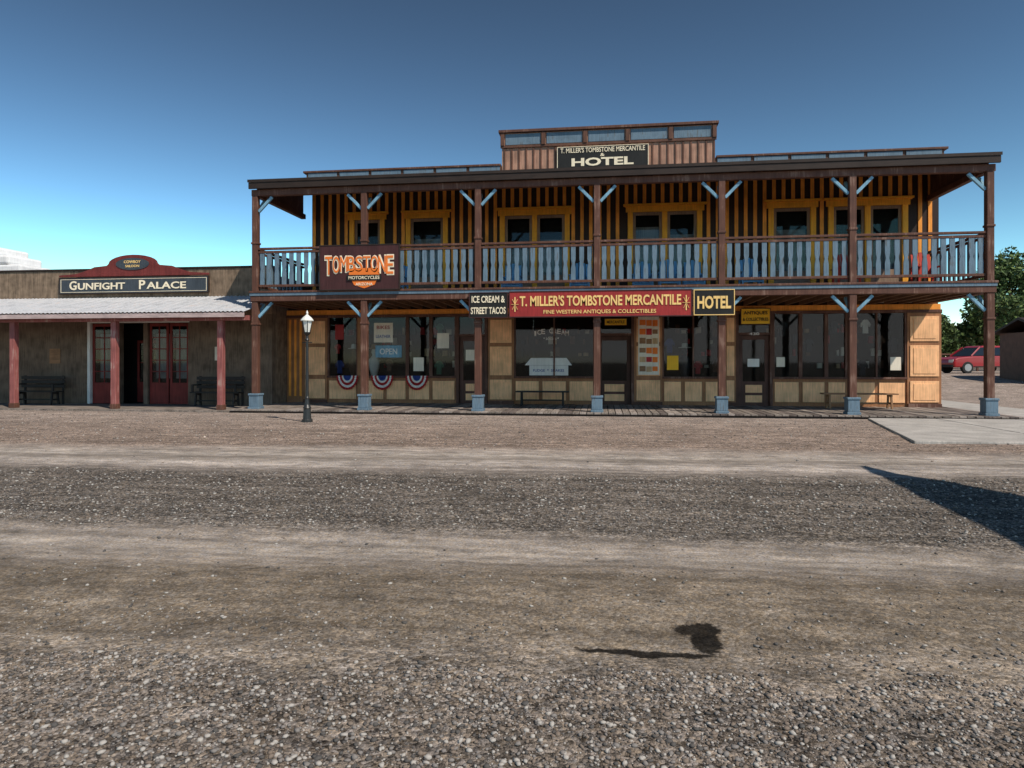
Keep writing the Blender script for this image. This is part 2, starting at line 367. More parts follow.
mb.done('floor_joists',CEIL,H)
rb=MB(); rl=MB()
for i in range(6):
    a,b=posts[i]+.087,posts[i+1]-.087
    rl.box(a,b,-.055,.055,4.70,4.76); rl.box(a,b,-.03,.03,4.60,4.67); rl.box(a,b,-.035,.035,3.62,3.69)
    k=14
    for j in range(k):
        c=a+(j+.5)*(b-a)/k+random.uniform(-.006,.006); ww=.062
        q=lambda w_,z:[(c-w_,-.018,z),(c+w_,-.018,z),(c+w_,.018,z),(c-w_,.018,z)]
        rb.hull(q(ww,3.69),q(ww,4.0)); rb.hull(q(ww,4.0),q(.04,4.13)); rb.hull(q(.04,4.13),q(ww,4.26)); rb.hull(q(ww,4.26),q(ww,4.60))
for u in (0,posts[6]):
    rl.box(u-.055,u+.055,.09,D,4.70,4.76); rl.box(u-.03,u+.03,.09,D,4.60,4.67); rl.box(u-.035,u+.035,.09,D,3.62,3.69)
    for j in range(12):
        c=.2+j*.255; rb.box(u-.018,u+.018,c-.055,c+.055,3.69,4.60)
rl.done('balcony_rails',BROWN,H,bevel=.006); rb.done('balcony_balusters',BLUE,H)
def prism_x(mb,poly,x0,x1): mb.hull([(x0,y,z) for y,z in poly],[(x1,y,z) for y,z in poly])
mb=MB(); prism_x(mb,[(-.22,6.62),(D-.003,7.26),(D-.003,7.34),(-.22,6.70)],-.15,19.88)
mb.done('porch_roof',DBROWN,H)
mb=MB(); mb.box(-.13,19.86,-.20,-.14,6.44,6.618); mb.done('roof_fascia',DBROWN,H,bevel=.006)
mb=MB(); mb.box(-.1,19.8,-.08,.08,6.26,6.44); mb.box(-.08,.08,.08,D,6.26,6.42); mb.box(19.6,19.76,.08,D,6.26,6.42)
mb.done('roof_beam',BROWN,H,bevel=.01)
mb=MB(); x=.1
while x<19.8:
    prism_x(mb,[(-.13,6.45),(D-.01,7.10),(D-.01,7.25),(-.13,6.61)],x-.03,x+.03); x+=.6
mb.done('rafters',CEIL,H)
mb=MB()
for xx in (-.03,19.70): prism_x(mb,[(.1,6.425),(D-.02,6.425),(D-.02,7.24),(.1,6.60)],xx,xx+.03)
mb.done('roof_gable_boards',BROWN,H)
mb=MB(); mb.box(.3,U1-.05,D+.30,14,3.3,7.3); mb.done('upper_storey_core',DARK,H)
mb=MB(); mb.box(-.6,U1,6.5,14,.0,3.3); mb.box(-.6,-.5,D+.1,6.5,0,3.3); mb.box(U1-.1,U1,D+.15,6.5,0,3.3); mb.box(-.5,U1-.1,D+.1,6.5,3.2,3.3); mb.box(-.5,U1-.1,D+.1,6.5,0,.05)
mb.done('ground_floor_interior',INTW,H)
ops=[(1.62,2.83,'w'),(3.55,4.97,'s'),(6.69,8.95,'d'),(10.78,13.07,'d'),(15.05,16.45,'s'),(16.8,19.08,'d')]
ztop=6.18
wall=MB(); bat=MB(); fr=MB(); cap=MB(); leaf=MB(); gl=MB(); cur=MB()
x=.3
for (a,b,t) in ops+[(U1-.05,U1-.05,'e')]:
    if a>x: wall.box(x,a,D,D+.12,3.5,7.3)
    if t!='e': wall.box(a,b,D,D+.12,ztop,7.3)
    x=b
wall.box(ops[0][0],ops[0][1],D,D+.12,3.5,4.35)
x=.38
while x<U1-.1:
    z0=3.5
    for (a,b,t) in ops:
        if x+.06>a-.02 and x-.06<b+.02: z0=ztop+.16
    bat.box(x-.055,x+.055,D-.03,D-.002,z0,7.2); x+=.28
for (a,b,t) in ops:
    zb=3.5 if t!='w' else 4.35
    fw=.16
    fr.box(a,a+fw,D-.05,D+.14,zb,ztop); fr.box(b-fw,b,D-.05,D+.14,zb,ztop)
    fr.box(a-.06,b+.06,D-.06,D+.12,ztop-.0,ztop+.18); cap.box(a-.14,b+.14,D-.13,D-.0,ztop+.183,ztop+.245)
    if t=='w': fr.box(a-.05,b+.05,D-.1,D+.1,zb-.08,zb)
    ia,ib=a+fw,b-fw
    leaves=[(ia,ib)] if t!='d' else [(ia,(ia+ib)/2-.08),((ia+ib)/2+.08,ib)]
    if t=='d': fr.box((ia+ib)/2-.08,(ia+ib)/2+.08,D-.045,D+.14,zb,ztop)
    for (p,q) in leaves:
        fwd=.09
        leaf.box(p,p+fwd,D+.02,D+.07,zb,ztop); leaf.box(q-fwd,q,D+.02,D+.07,zb,ztop)
        leaf.box(p+fwd,q-fwd,D+.02,D+.07,ztop-.1,ztop); leaf.box(p+fwd,q-fwd,D+.02,D+.07,zb,zb+(.75 if t!='w' else .08))
        zl=zb+(.75 if t!='w' else .08); zm=zl+(ztop-.1-zl)*.5
        leaf.box(p+fwd,q-fwd,D+.02,D+.07,zm-.025,zm+.025)
        gl.box(p+fwd,q-fwd,D+.04,D+.048,zb+.08,ztop-.1)
        cur.box(p+fwd,q-fwd,D+.2,D+.21,zb,zm+random.uniform(-.1,.6))
wall.done('upper_siding',BLACKW,H); bat.done('yellow_battens',YEL,H,bevel=.004); fr.done('upper_window_frames',YELT,H,bevel=.008); cap.done('window_header_caps',YELT,H,bevel=.006)
leaf.done('balcony_doors',paint('door_greybrown',(.28,.19,.13)),H,bevel=.005); gl.done('upper_glass',GLASS,H); cur.done('curtains',CURT,H)
mb=MB(); mb.box(.1,6.76,D,D+.2,7.3,7.8); mb.box(13.46,20.1,D,D+.2,7.3,7.8); mb.box(.35,19.9,D+.2,13.95,7.3,7.42)
mb.done('side_parapet',BATT,H)
mb=MB()
for a,b in ((.12,6.74),(13.48,20.08)):
    n=6; w_=(b-a)/n
    for i in range(n): mb.box(a+i*w_+.05,a+(i+1)*w_-.05,D-.03,D-.003,7.37,7.79)
mb.done('parapet_blue_panels',BLUE,H,bevel=.004)
mb=MB(); mb.box(.0,6.72,D-.06,D+.26,7.803,7.87); mb.box(13.5,20.2,D-.06,D+.26,7.803,7.87); mb.done('parapet_caps',BROWN,H,bevel=.008)
mb=MB(); mb.box(6.76,13.46,D-.02,D+.25,7.3,8.84); mb.done('central_parapet',TANP,H)
mb=MB(); x=6.85
while x<13.45:
    mb.box(x-.025,x+.025,D-.05,D-.023,7.3,8.36); x+=.235
mb.box(6.72,13.5,D-.07,D-.023,8.36,8.43)
for i in range(6):
    x=6.78+i*(13.44-6.78)/5; mb.box(x-.06,x+.06,D-.10,D-.023,8.43,8.83)
mb.done('parapet_battens',BATT,H,bevel=.004)
mb=MB()
for i in range(5):
    w_=(13.44-6.78)/5; mb.box(6.78+i*w_+.10,6.78+(i+1)*w_-.10,D-.045,D-.023,8.46,8.81)
mb.done('central_blue_panels',BLUE,H,bevel=.004)
mb=MB(); mb.box(6.66,13.56,D-.13,D+.3,8.843,8.93); mb.done('central_cap',BROWN,H,bevel=.008)

segs=[(-.6,0.0,'strip'),(.02,.85,'col'),(.85,1.9,'win'),(1.9,2.08,'post'),(2.08,3.6,'win'),(3.6,4.4,'win'),(4.4,5.25,'win'),(5.25,6.28,'door'),(6.3,7.15,'col'),(7.15,9.75,'win'),(9.75,10.98,'door'),(10.98,11.85,'col'),(11.85,13.75,'win'),(13.75,14.08,'col'),(14.08,15.18,'door'),(15.18,16.0,'win'),(16.0,16.75,'win'),(16.75,17.35,'win'),(17.35,19.05,'win'),(19.05,20.0,'col')]
tr=MB(); crm=MB(); g=MB(); drk=MB(); dr=MB(); org=MB(); body=MB()
WT=2.93; WB=.93
org.box(-.6,U1,D-.02,D+.1,WT+.09,3.187)
tr.box(-.6,U1+.02,D-.07,D+.1,WT,WT+.088)
for a,b,t in segs:
    if t=='strip':
        body.box(a,b,D,D+.1,.06,WT)
        for i in range(3): org.box(a+.08+i*.19,a+.16+i*.19,D-.03,D-.003,.3,WT-.05)
    elif t in('col','post'):
        body.box(a,b,D-.05,D+.1,.06,WT-.003)
        if t=='col':
            m=.07 if b-a>.5 else .05
            for z0,z1 in ((.24,.88),(1.02,1.95),(2.07,2.82)): crm.box(a+m,b-m,D-.075,D-.053,z0,z1)
            for z0,z1 in ((.31,.8),(1.1,1.87),(2.15,2.74)):
                if b-a>.5: crm.box(a+m+.09,b-m-.09,D-.09,D-.0755,z0,z1)
        tr.box(a-.0,b+.0,D-.10,D-.053,.06,.2)
    elif t=='win':
        body.box(a,b,D,D+.1,.06,WB-.003)
        n=max(1,round((b-a)/.75)); w_=(b-a)/n
        for i in range(n): crm.box(a+i*w_+.06,a+(i+1)*w_-.06,D-.03,D-.003,.22,WB-.1)
        tr.box(a,b,D-.09,D+.1,WB,WB+.06)
        fw=.055
        tr.box(a,a+fw,D-.03,D+.08,WB+.06,WT); tr.box(b-fw,b,D-.03,D+.08,WB+.06,WT)
        if b-a>1.6:
            xx=(a+b)/2; tr.box(xx-.025,xx+.025,D-.02,D+.07,WB+.06,WT)
        g.box(a+fw,b-fw,D+.03,D+.038,WB+.06,WT)
        drk.box(a,b,D+1.1,D+1.12,.06,1.1+.5*random.random())
    elif t=='door':
        fw=.09
        tr.box(a,a+fw,D-.05,D+.1,.06,WT); tr.box(b-fw,b,D-.05,D+.1,.06,WT); tr.box(a+fw,b-fw,D-.04,D+.1,2.28,2.36)
        g.box(a+fw,b-fw,D+.03,D+.038,2.36,WT)
        p,q=a+fw+.01,b-fw-.01; yy=D+.25 if b-a>1.2 else D+.05
        dr.box(p,p+.12,yy,yy+.05,.07,2.27); dr.box(q-.12,q,yy,yy+.05,.07,2.27); dr.box(p+.12,q-.12,yy,yy+.05,2.14,2.27); dr.box(p+.12,q-.12,yy,yy+.05,.07,.85)
        crm.box(p+.2,q-.2,yy-.02,yy-.003,.2,.42); crm.box(p+.2,q-.2,yy-.02,yy-.003,.5,.74)
        g.box(p+.12,q-.12,yy+.02,yy+.028,.85,2.14)
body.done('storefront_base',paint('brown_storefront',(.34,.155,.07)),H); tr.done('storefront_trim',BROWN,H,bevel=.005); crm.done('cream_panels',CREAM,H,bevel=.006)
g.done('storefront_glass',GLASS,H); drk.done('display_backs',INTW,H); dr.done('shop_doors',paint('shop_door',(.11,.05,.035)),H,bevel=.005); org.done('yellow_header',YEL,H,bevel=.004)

disp=empty('shop_window_display',(9,3.6,0))
def shirt(cx,y,z,w_,mat,nm):
    m=MB(); h=w_*1.3
    pts=[(-.5,0),(.5,0),(.48,.62),(.82,.45),(.95,.68),(.45,1.0),(.16,1.05),(0,.98),(-.16,1.05),(-.45,1.0),(-.95,.68),(-.82,.45),(-.48,.62)]
    m.hull([(cx+p[0]*w_*.5,y,z+p[1]*h) for p in pts],[(cx+p[0]*w_*.5,y+.08,z+p[1]*h) for p in pts]); m.done(nm,mat,disp,bevel=.01)
def hat(cx,y,z,mat):
    m=MB(); m.cyl(cx,y,[(.20,z),(.205,z+.02),(.10,z+.03),(.095,z+.12),(.07,z+.15),(.02,z+.14)],16); m.done('cowboy_hat',mat,disp,smooth=True)
cols=[CLOTHR,CLOTHB,CLOTHW,CLOTHK,CLOTHK,TANC,CLOTHN,CLOTHN,GREENC]
for a,b,t in segs:
    if t!='win' or (7<a<9): continue
    n=max(1,int((b-a)/.42))
    for i in range(n):
        cx=a+(i+.5)*(b-a)/n+random.uniform(-.04,.04)
        r=random.random()
        if r<.65:
            for zz in (1.1,1.75,2.3):
                if random.random()<.45: shirt(cx,D+.2+random.random()*.3,zz+random.uniform(-.08,.08),random.uniform(.24,.36),random.choice(cols),'hanging_shirt')
        else:
            hat(cx,D+.3,1.9,random.choice([TANC,WOOD,CLOTHW]))
            m=MB(); m.cyl(cx,D+.3,[(.04,.95),(.10,1.0),(.17,1.25),(.20,1.5),(.10,1.62),(.06,1.68),(.09,1.78),(.07,1.88)],14); m.done('display_bust',random.choice(cols),disp,smooth=True)
def flat(nm,x0,x1,z0,z1,mat,y=None,parent=disp,t=.012):
    yy=D-.002 if y is None else y
    m=MB(); m.box(x0,x1,yy-t,yy,z0,z1); return m.done(nm,mat,parent)
flat('shop_poster',2.45,3.1,2.1,2.75,PAPER,D+.028); text(disp,'poster_text','BIKES',2.77,D+.012,2.6,.45,.12,REDS,.004); text(disp,'poster_text_2','LEATHER',2.77,D+.012,2.3,.5,.1,CLOTHB,.004)
flat('shop_poster',2.5,3.4,1.6,2.0,BLUEL,D+.028); text(disp,'poster_text_3','OPEN',2.95,D+.012,1.8,.6,.2,CLOTHW,.004)
flat('shop_poster',4.6,5.0,1.9,2.4,PAPER,D+.028); flat('shop_poster',3.8,4.15,1.15,1.6,PAPER,D+.028); flat('shop_poster',1.1,1.4,2.2,2.7,REDS,D+.028)
flat('shop_poster',12.0,12.35,1.2,1.65,YSIGN,D+.028); flat('shop_poster',15.3,15.55,1.3,1.6,PAPER,D+.028); flat('shop_poster',18.6,18.9,1.2,1.6,PAPER,D+.028)
flat('shop_poster',5.55,5.9,1.5,1.85,PAPER,D+.068); flat('shop_poster',14.45,14.8,1.3,1.55,CLOTHW,D+.068)
flat('paper_banner',7.65,8.9,1.02,1.34,WHITE,D+.026)
m=MB(); m.hull([(7.5,D+.012,1.345),(9.02,D+.012,1.345),(9.02,D+.026,1.345),(7.5,D+.026,1.345)],[(7.7,D+.012,1.58),(8.85,D+.012,1.58),(8.85,D+.026,1.58),(7.7,D+.026,1.58)]); m.done('paper_banner_top',WHITE,disp)
text(disp,'paper_banner_text','FUDGE  *  SHAKES',8.27,D+.010,1.18,1.0,.09,CLOTHB,.004)
archtext(disp,'ice_cream_lettering','ICE CREAM',8.35,D+.02,2.45,1.15,.16,CLOTHW,.02,0,.1,.004)
text(disp,'window_lettering','* SODAS *',8.35,D+.02,2.2,.5,.08,CLOTHW,.004)
m=MB()
for a,b,t in segs:
    if t=='win':
        for zz in (1.25,1.65,2.05,2.4):
            xx=a+.1
            while xx<b-.2:
                w_=random.uniform(.06,.18); m.cur=random.randrange(6)
                if random.random()<.5: m.box(xx,xx+w_,D+1.2,D+1.28,zz,zz+random.uniform(.1,.3))
                xx+=w_+.06
m.done('shelf_goods',[CLOTHR,PAPER,CLOTHK,TANC,CLOTHN,CLOTHN],disp)

# ---------------------------------------------------------------- signs
def signboard(name,x0,x1,z0,z1,y,bg_,edge,t=.05,e=.03):
    E=empty(name,((x0+x1)/2,y,(z0+z1)/2))
    m=MB(); m.box(x0+e,x1-e,y-t,y,z0+e,z1-e); m.done('board',bg_,E)
    m=MB(); m.box(x0,x1,y-t-.012,y+.01,z0,z0+e); m.box(x0,x1,y-t-.012,y+.01,z1-e,z1); m.box(x0,x0+e,y-t-.012,y+.01,z0+e,z1-e); m.box(x1-e,x1,y-t-.012,y+.01,z0+e,z1-e)
    m.done('frame',edge,E,bevel=.005); return E
ys=-.17; yt=ys-.05-.008
E=signboard('ice_cream_sign',6.34,7.42,2.66,3.36,ys,BLACKS,MAROON,e=.02)
text(E,'lettering','ICE CREAM &',6.88,yt,3.17,.92,.19,CREAML,offset=.02); text(E,'lettering_2','STREET TACOS',6.88,yt,2.86,.97,.19,CREAML,offset=.02)
E=signboard('mercantile_sign',7.45,12.34,2.66,3.38,ys,REDS,MAROON)
text(E,'lettering',"T. MILLER'S TOMBSTONE MERCANTILE",9.9,yt,3.11,4.3,.29,GOLD,offset=.025); text(E,'lettering_small','FINE WESTERN ANTIQUES & COLLECTIBLES',9.9,yt,2.80,3.0,.12,GOLD)
m=MB()
for cx in (7.62,12.18):
    for k in range(8):
        a=k*math.pi/4; m.beam((cx,yt,3.02),(cx+.1*math.cos(a),yt,3.02+.2*math.sin(a)),.03,.01)
m.done('scroll_ornament',GOLD,E)
E=signboard('hotel_sign',12.37,13.42,2.68,3.36,ys,BLACKS,GOLD,e=.022); text(E,'lettering','HOTEL',12.895,yt,3.02,.86,.34,GOLD,offset=.035)
E=signboard('tombstone_sign',2.02,4.38,3.47,4.76,ys,MAROON,DBROWN,e=.03)
archtext(E,'lettering_outline','TOMBSTONE',3.2,yt,4.22,2.05,.46,CREAML,.06,.35,.06,.008)
archtext(E,'lettering','TOMBSTONE',3.2,yt-.012,4.22,2.0,.40,ORNG,.0,.35,.06,.008)
m=MB(); pts=[(-.42,.27),(.42,.27),(.45,.1),(.3,-.2),(0,-.30),(-.3,-.2),(-.45,.1)]
m.hull([(3.35+a,yt+.004,3.82+b) for a,b in pts],[(3.35+a,yt-.004,3.82+b) for a,b in pts]); m.done('shield',ORNG,E)
m=MB(); m.box(2.85,3.85,yt-.02,yt-.006,3.74,3.90); m.done('shield_bar',BLACKS,E); text(E,'lettering_bar','MOTORCYCLES',3.35,yt-.026,3.82,.9,.09,CREAML,.006)
text(E,'lettering_low','ARIZONA',3.35,yt-.012,3.64,.5,.08,CREAML,.006)
E=signboard('rooftop_hotel_sign',8.55,11.42,7.50,8.30,D-.06,BLACKS,CREAML,e=.02)
yr=D-.06-.05-.008
text(E,'lettering_top',"T. MILLER'S TOMBSTONE MERCANTILE",9.985,yr,8.18,2.65,.16,CREAML); text(E,'lettering','HOTEL',9.985,yr,7.80,1.95,.26,CREAML,offset=.035); text(E,'lettering_and','&',9.985,yr,8.01,.14,.1,CREAML)
E=signboard('western_wear_sign',14.2,15.08,2.60,3.10,D-.12,YSIGN,BROWN,e=.02)
text(E,'lettering','ANTIQUES',14.64,D-.178,2.95,.7,.12,DBROWN); text(E,'lettering_2','& COLLECTIBLES',14.64,D-.178,2.76,.75,.1,DBROWN)
E=signboard('door_sign',10.05,10.75,2.60,2.82,D-.1,YSIGN,BROWN,e=.015); text(E,'lettering','MERCANTILE',10.4,D-.157,2.71,.55,.09,DBROWN)
text(H,'street_number','430',14.63,D-.045,2.32,.3,.08,WHITE)
E=empty('menu_board',(11.42,D-.1,1.9))
m=MB(); m.box(11.1,11.74,D-.12,D-.095,1.05,2.9); m.done('board',PAPER,E)
m=MB()
for i in range(6):
    for x0,x1 in ((11.14,11.33),(11.35,11.52),(11.54,11.70)):
        m.cur=random.randrange(4); m.box(x0,x1,D-.128,D-.122,1.12+i*.29+random.uniform(0,.05),1.30+i*.29+random.uniform(0,.04))
m.done('menu_photos',[ORNG,WOOD,CLOTHR,TANC],E)

def bunting(cx,z,r):
    m=MB(); n=28; bands=[(0,.36,2),(.36,.5,1),(.5,.68,0),(.68,.84,1),(.84,1.0,0)]
    y0=D-.10
    for a,b,mi in bands:
        for i in range(n):
            t0=math.pi*(1+i/n); t1=math.pi*(1+(i+1)/n)
            y=lambda k,rr: y0-.03-.028*rr*(1 if k%2 else -1)
            q=[(cx+r*a*math.cos(t0),y(i,a),z+r*1.25*a*math.sin(t0)),(cx+r*a*math.cos(t1),y(i+1,a),z+r*1.25*a*math.sin(t1)),(cx+r*b*math.cos(t1),y(i+1,b),z+r*1.25*b*math.sin(t1)),(cx+r*b*math.cos(t0),y(i,b),z+r*1.25*b*math.sin(t0))]
            nn=len(m.v); m.v+=q; m.f.append((nn,nn+1,nn+2,nn+3)); m.mi.append(mi)
    m.done('patriotic_bunting',[CLOTHR,CLOTHW,CLOTHB])
for cx in (1.58,2.78,3.95): bunting(cx,1.0,.38)

def bench(x0,x1,y,mat,back=False,h=.45,z=.06):
    E=empty('wooden_bench',((x0+x1)/2,y,z)); m=MB()
    for i in range(3): m.box(x0,x1,y-.18+i*.125,y-.07+i*.125,z+h-.04,z+h)
    m.done('seat',mat,E,bevel=.006); m=MB()
    for x in (x0+.18,x1-.18):
        m.beam((x,y-.16,z),(x,y-.10,z+h-.04),.05,.06,up=(0,1,0)); m.beam((x,y+.16,z),(x,y+.10,z+h-.04),.05,.06,up=(0,1,0)); m.box(x-.024,x+.024,y-.15,y+.15,z+h-.10,z+h-.042); m.box(x-.02,x+.02,y-.13,y+.13,z+.14,z+.19)
    m.box(x0+.2,x1-.2,y-.02,y+.02,z+.145,z+.185)
    m.done('legs',mat,E,bevel=.005)
    if back:
        m=MB()
        for i in range(3): m.box(x0,x1,y+.2,y+.23,z+h+.1+i*.14,z+h+.2+i*.14)
        for x in (x0+.1,x1-.1): m.box(x-.03,x+.03,y+.232,y+.28,z,z+h+.5); m.box(x-.03,x+.03,y-.2,y+.232,z+h+.2,z+h+.24); m.box(x-.03,x+.03,y-.2,y-.15,z+h+.001,z+h+.2)
        m.done('backrest',mat,E,bevel=.005)
bench(7.3,8.95,2.55,DWOOD,z=.095); bench(16.35,18.4,2.3,WOOD,z=.095)
bench(-9.3,-7.7,1.6,DWOOD,True,z=.05); bench(-3.0,-1.35,1.6,DWOOD,True,z=.05)
def chair(cx,cy,mat,z=3.43,nm='balcony_chair'):
    E=empty(nm,(cx,cy,z)); m=MB()
    for i in range(5): m.box(cx-.25+i*.102,cx-.165+i*.102,cy-.22,cy+.25,z+.40,z+.425)
    m.done('seat',mat,E); m=MB()
    for i in range(5):
        xx=cx-.21+i*.105; m.beam((xx,cy+.24,z+.42),(xx,cy+.38,z+1.12-.03*abs(i-2)),.085,.02,up=(0,1,0))
    m.done('backrest',mat,E); m=MB()
    for sx in (-1,1):
        m.box(cx+sx*.28-.025,cx+sx*.28+.025,cy-.25,cy-.2,z,z+.64); m.box(cx+sx*.28-.025,cx+sx*.28+.025,cy+.22,cy+.27,z,z+.64); m.box(cx+sx*.28-.05,cx+sx*.28+.05,cy-.3,cy+.32,z+.64,z+.665)
    m.box(cx-.255,cx+.255,cy-.245,cy-.205,z+.33,z+.38)
    m.done('frame',mat,E)
for u in (3.6,7.2,9.3,11.2,11.95,12.7,14.3): chair(u,2.2+.2*math.sin(u*3),CHBLUE)
for u in (16.8,18.9): chair(u,1.6,CHRED)

# ---------------------------------------------------------------- saloon
G=empty('saloon_building',(-6,2.2,0)); GY0=2.2
mb=MB()
go=[(-7.15,-6.2,.06,2.75),(-6.05,-5.15,.06,2.75),(-5.0,-3.55,.06,2.75)]
x=-14
for a,b,z0,z1 in go:
    mb.box(x,a,GY0,GY0+.25,0,3.0); mb.box(a,b,GY0,GY0+.25,z1,3.0); x=b
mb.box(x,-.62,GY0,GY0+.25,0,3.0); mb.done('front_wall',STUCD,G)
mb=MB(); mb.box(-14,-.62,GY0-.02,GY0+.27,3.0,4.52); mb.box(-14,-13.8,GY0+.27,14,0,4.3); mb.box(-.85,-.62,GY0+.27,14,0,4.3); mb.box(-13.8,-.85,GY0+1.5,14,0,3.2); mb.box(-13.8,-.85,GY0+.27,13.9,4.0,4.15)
mb.done('parapet_wall',STUC,G,bevel=.02)
mb=MB(); mb.box(-14.03,-.60,GY0-.06,GY0+.3,4.523,4.58); mb.done('parapet_coping',DBROWN,G,bevel=.01)
mb=MB(); mb.box(-14,-.62,-.3,GY0,0,.05); mb.done('porch_slab',DECK,G)
pts=[(-8.15,4.3),(-8.15,4.36),(-7.5,4.40),(-7.1,4.52),(-6.85,4.62),(-6.6,4.64),(-6.4,4.66)]
for i in range(13):
    a=math.pi-math.pi*i/12; pts.append((-5.45+.88*math.cos(a),4.72+.29*math.sin(a)))
pts+=[(-4.5,4.66),(-4.3,4.64),(-4.05,4.62),(-3.8,4.52),(-3.4,4.40),(-2.75,4.36),(-2.75,4.3)]
mb=MB(); mb.hull([(x_,GY0-.07,z_) for x_,z_ in pts],[(x_,GY0-.12,z_) for x_,z_ in pts]); mb.done('red_pediment',REDM,G,bevel=.008)
mb=MB(); mb.hull([(-5.45+.60*math.cos(k*math.pi/12),GY0-.121,4.70+.20*math.sin(k*math.pi/12)) for k in range(24)],[(-5.45+.60*math.cos(k*math.pi/12),GY0-.14,4.70+.20*math.sin(k*math.pi/12)) for k in range(24)]); mb.done('oval_plaque',SLATE,G)
text(G,'plaque_lettering','COWBOY',-5.45,GY0-.143,4.77,.6,.09,GOLD,.006); text(G,'plaque_lettering_2','SALOON',-5.45,GY0-.143,4.63,.5,.08,GOLD,.006)
E=signboard('gunfight_palace_sign',-8.15,-2.75,3.72,4.28,GY0-.07,SLATE,DBROWN,e=.03)
m=MB()
for z in (3.78,4.205): m.box(-8.08,-2.82,GY0-.128,GY0-.121,z,z+.014)
for x in (-8.08,-2.834): m.box(x,x+.014,GY0-.128,GY0-.121,3.795,4.204)
m.done('border_line',CREAML,E)
for (tx,c,w_,hh) in (('G',-7.62,.26,.30),('UNFIGHT',-6.58,1.72,.23),('P',-5.10,.22,.30),('ALACE',-4.24,1.40,.23)): text(E,'lettering',tx,c,GY0-.13,3.98+(0.03 if hh>.25 else 0),w_,hh,CREAML,offset=.02)
n=int((14-.15)/.04)
Vv=[];Ff=[]
for i in range(n+1):
    xx=-14+i*.04; dz=.014*math.sin(i*math.pi/1.7)
    Vv+=[(xx,-.42,2.90+dz),(xx,GY0-.025,3.60+dz)]
for i in range(n): Ff.append((2*i,2*i+2,2*i+3,2*i+1))
me=bpy.data.meshes.new('r'); me.from_pydata(Vv,[],Ff); link('corrugated_porch_roof',me,METAL,G)
mb=MB(); mb.box(-14,-.17,-.12,.08,2.66,2.80)
mb.done('porch_beam',REDP,G,bevel=.008)
mb=MB(); mb.box(-14,-.16,-.40,-.36,2.74,2.87); mb.done('porch_fascia',paint('pale_pink_fascia',(.50,.38,.36),vert=False),G)
mb=MB(); x=-13.8
while x<-.2:
    prism_x(mb,[(-.35,2.76),(GY0-.03,3.46),(GY0-.03,3.57),(-.35,2.87)],x-.03,x+.03); x+=.6
mb.done('porch_rafters',CEIL,G)
mb=MB()
for u in (-11.25,-7.85,-4.48,-1.08):
    mb.box(u-.085,u+.085,-.085,.085,.05,2.66)
mb.done('porch_posts',REDP,G,bevel=.012)
mb=MB()
for u in (-11.25,-7.85,-4.48,-1.08):
    mb.box(u-.10,u+.10,-.10,.10,.05,.20)
mb.done('post_shoes',BROWN,G,bevel=.01)
fr=MB(); dr=MB(); gg=MB()
fr.box(-7.18,-7.08,GY0-.03,GY0+.1,.05,2.80); fr.box(-7.08,-3.5,GY0-.03,GY0-.003,2.755,2.83)
def paned(a,b,z0,z1,nx,nz,y):
    dr.box(a,a+.08,y,y+.05,z0,z1); dr.box(b-.08,b,y,y+.05,z0,z1); dr.box(a+.08,b-.08,y,y+.05,z1-.1,z1); dr.box(a+.08,b-.08,y,y+.05,z0,z0+.7)
    for i in range(1,nx): xx=a+.08+(b-a-.16)*i/nx; dr.box(xx-.015,xx+.015,y+.005,y+.04,z0+.7,z1-.1)
    for j in range(1,nz): zz=z0+.7+(z1-.1-z0-.7)*j/nz; dr.box(a+.08,b-.08,y+.008,y+.037,zz-.015,zz+.015)
    gg.box(a+.08,b-.08,y+.018,y+.026,z0+.7,z1-.1)
paned(-7.07,-6.22,.06,2.74,2,5,GY0+.08); paned(-4.98,-4.3,.06,2.74,2,5,GY0+.08); paned(-4.25,-3.57,.06,2.74,2,5,GY0+.08)
paned(-6.03,-5.17,.06,2.2,1,2,GY0+.9)
fr.done('white_door_trim',WHITE,G,bevel=.004); dr.done('doors',RED,G,bevel=.004); gg.done('door_glass',GLASS,G)
mb=MB()
for a,b in ((-6.95,-6.35),(-4.9,-4.38),(-4.17,-3.65)): mb.box(a,b,GY0+.3,GY0+.31,.9,2.4)
mb.done('lace_curtains',CURT,G)
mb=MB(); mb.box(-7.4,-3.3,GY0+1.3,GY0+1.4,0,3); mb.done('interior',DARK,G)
flat('wall_notice',-2.6,-2.25,1.5,1.95,PAPER,GY0-.002,G); flat('wall_notice',-8.6,-8.2,1.4,1.9,WOOD,GY0-.002,G)
mb=MB(); mb.box(-8.3,-7.7,4.5,5.2,4.1,4.95); mb.cyl(-3,6,[(.12,4.1),(.12,4.9),(.18,4.92),(.02,5.05)]); mb.done('roof_vents',BATT,G)

# ---------------------------------------------------------------- street lamp
LX,LY=2.91,-2.99
E=empty('street_lamp',(LX,LY,0)); m=MB()
m.cyl(LX,LY,[(.13,-.03),(.13,.05),(.10,.08),(.085,.32),(.10,.34),(.06,.42),(.045,.55),(.055,.58),(.038,.62),(.03,1.95),(.05,1.98),(.034,2.02),(.03,2.08),(.075,2.14),(.085,2.17)],16)
m.done('post',IRON,E); m=MB()
m.cyl(LX,LY,[(.065,2.172),(.12,2.42),(.125,2.44)],6); m.done('lantern_glass',FROST,E); m=MB()
m.cyl(LX,LY,[(.15,2.44),(.155,2.46),(.10,2.53),(.05,2.57),(.02,2.60),(.028,2.64),(.004,2.70)],12); m.done('lantern_cap',FROST,E)
m=MB()
for k in range(6):
    a=k*math.pi/3; m.beam((LX+.069*math.cos(a),LY+.069*math.sin(a),2.17),(LX+.128*math.cos(a),LY+.128*math.sin(a),2.44),.012,.012)
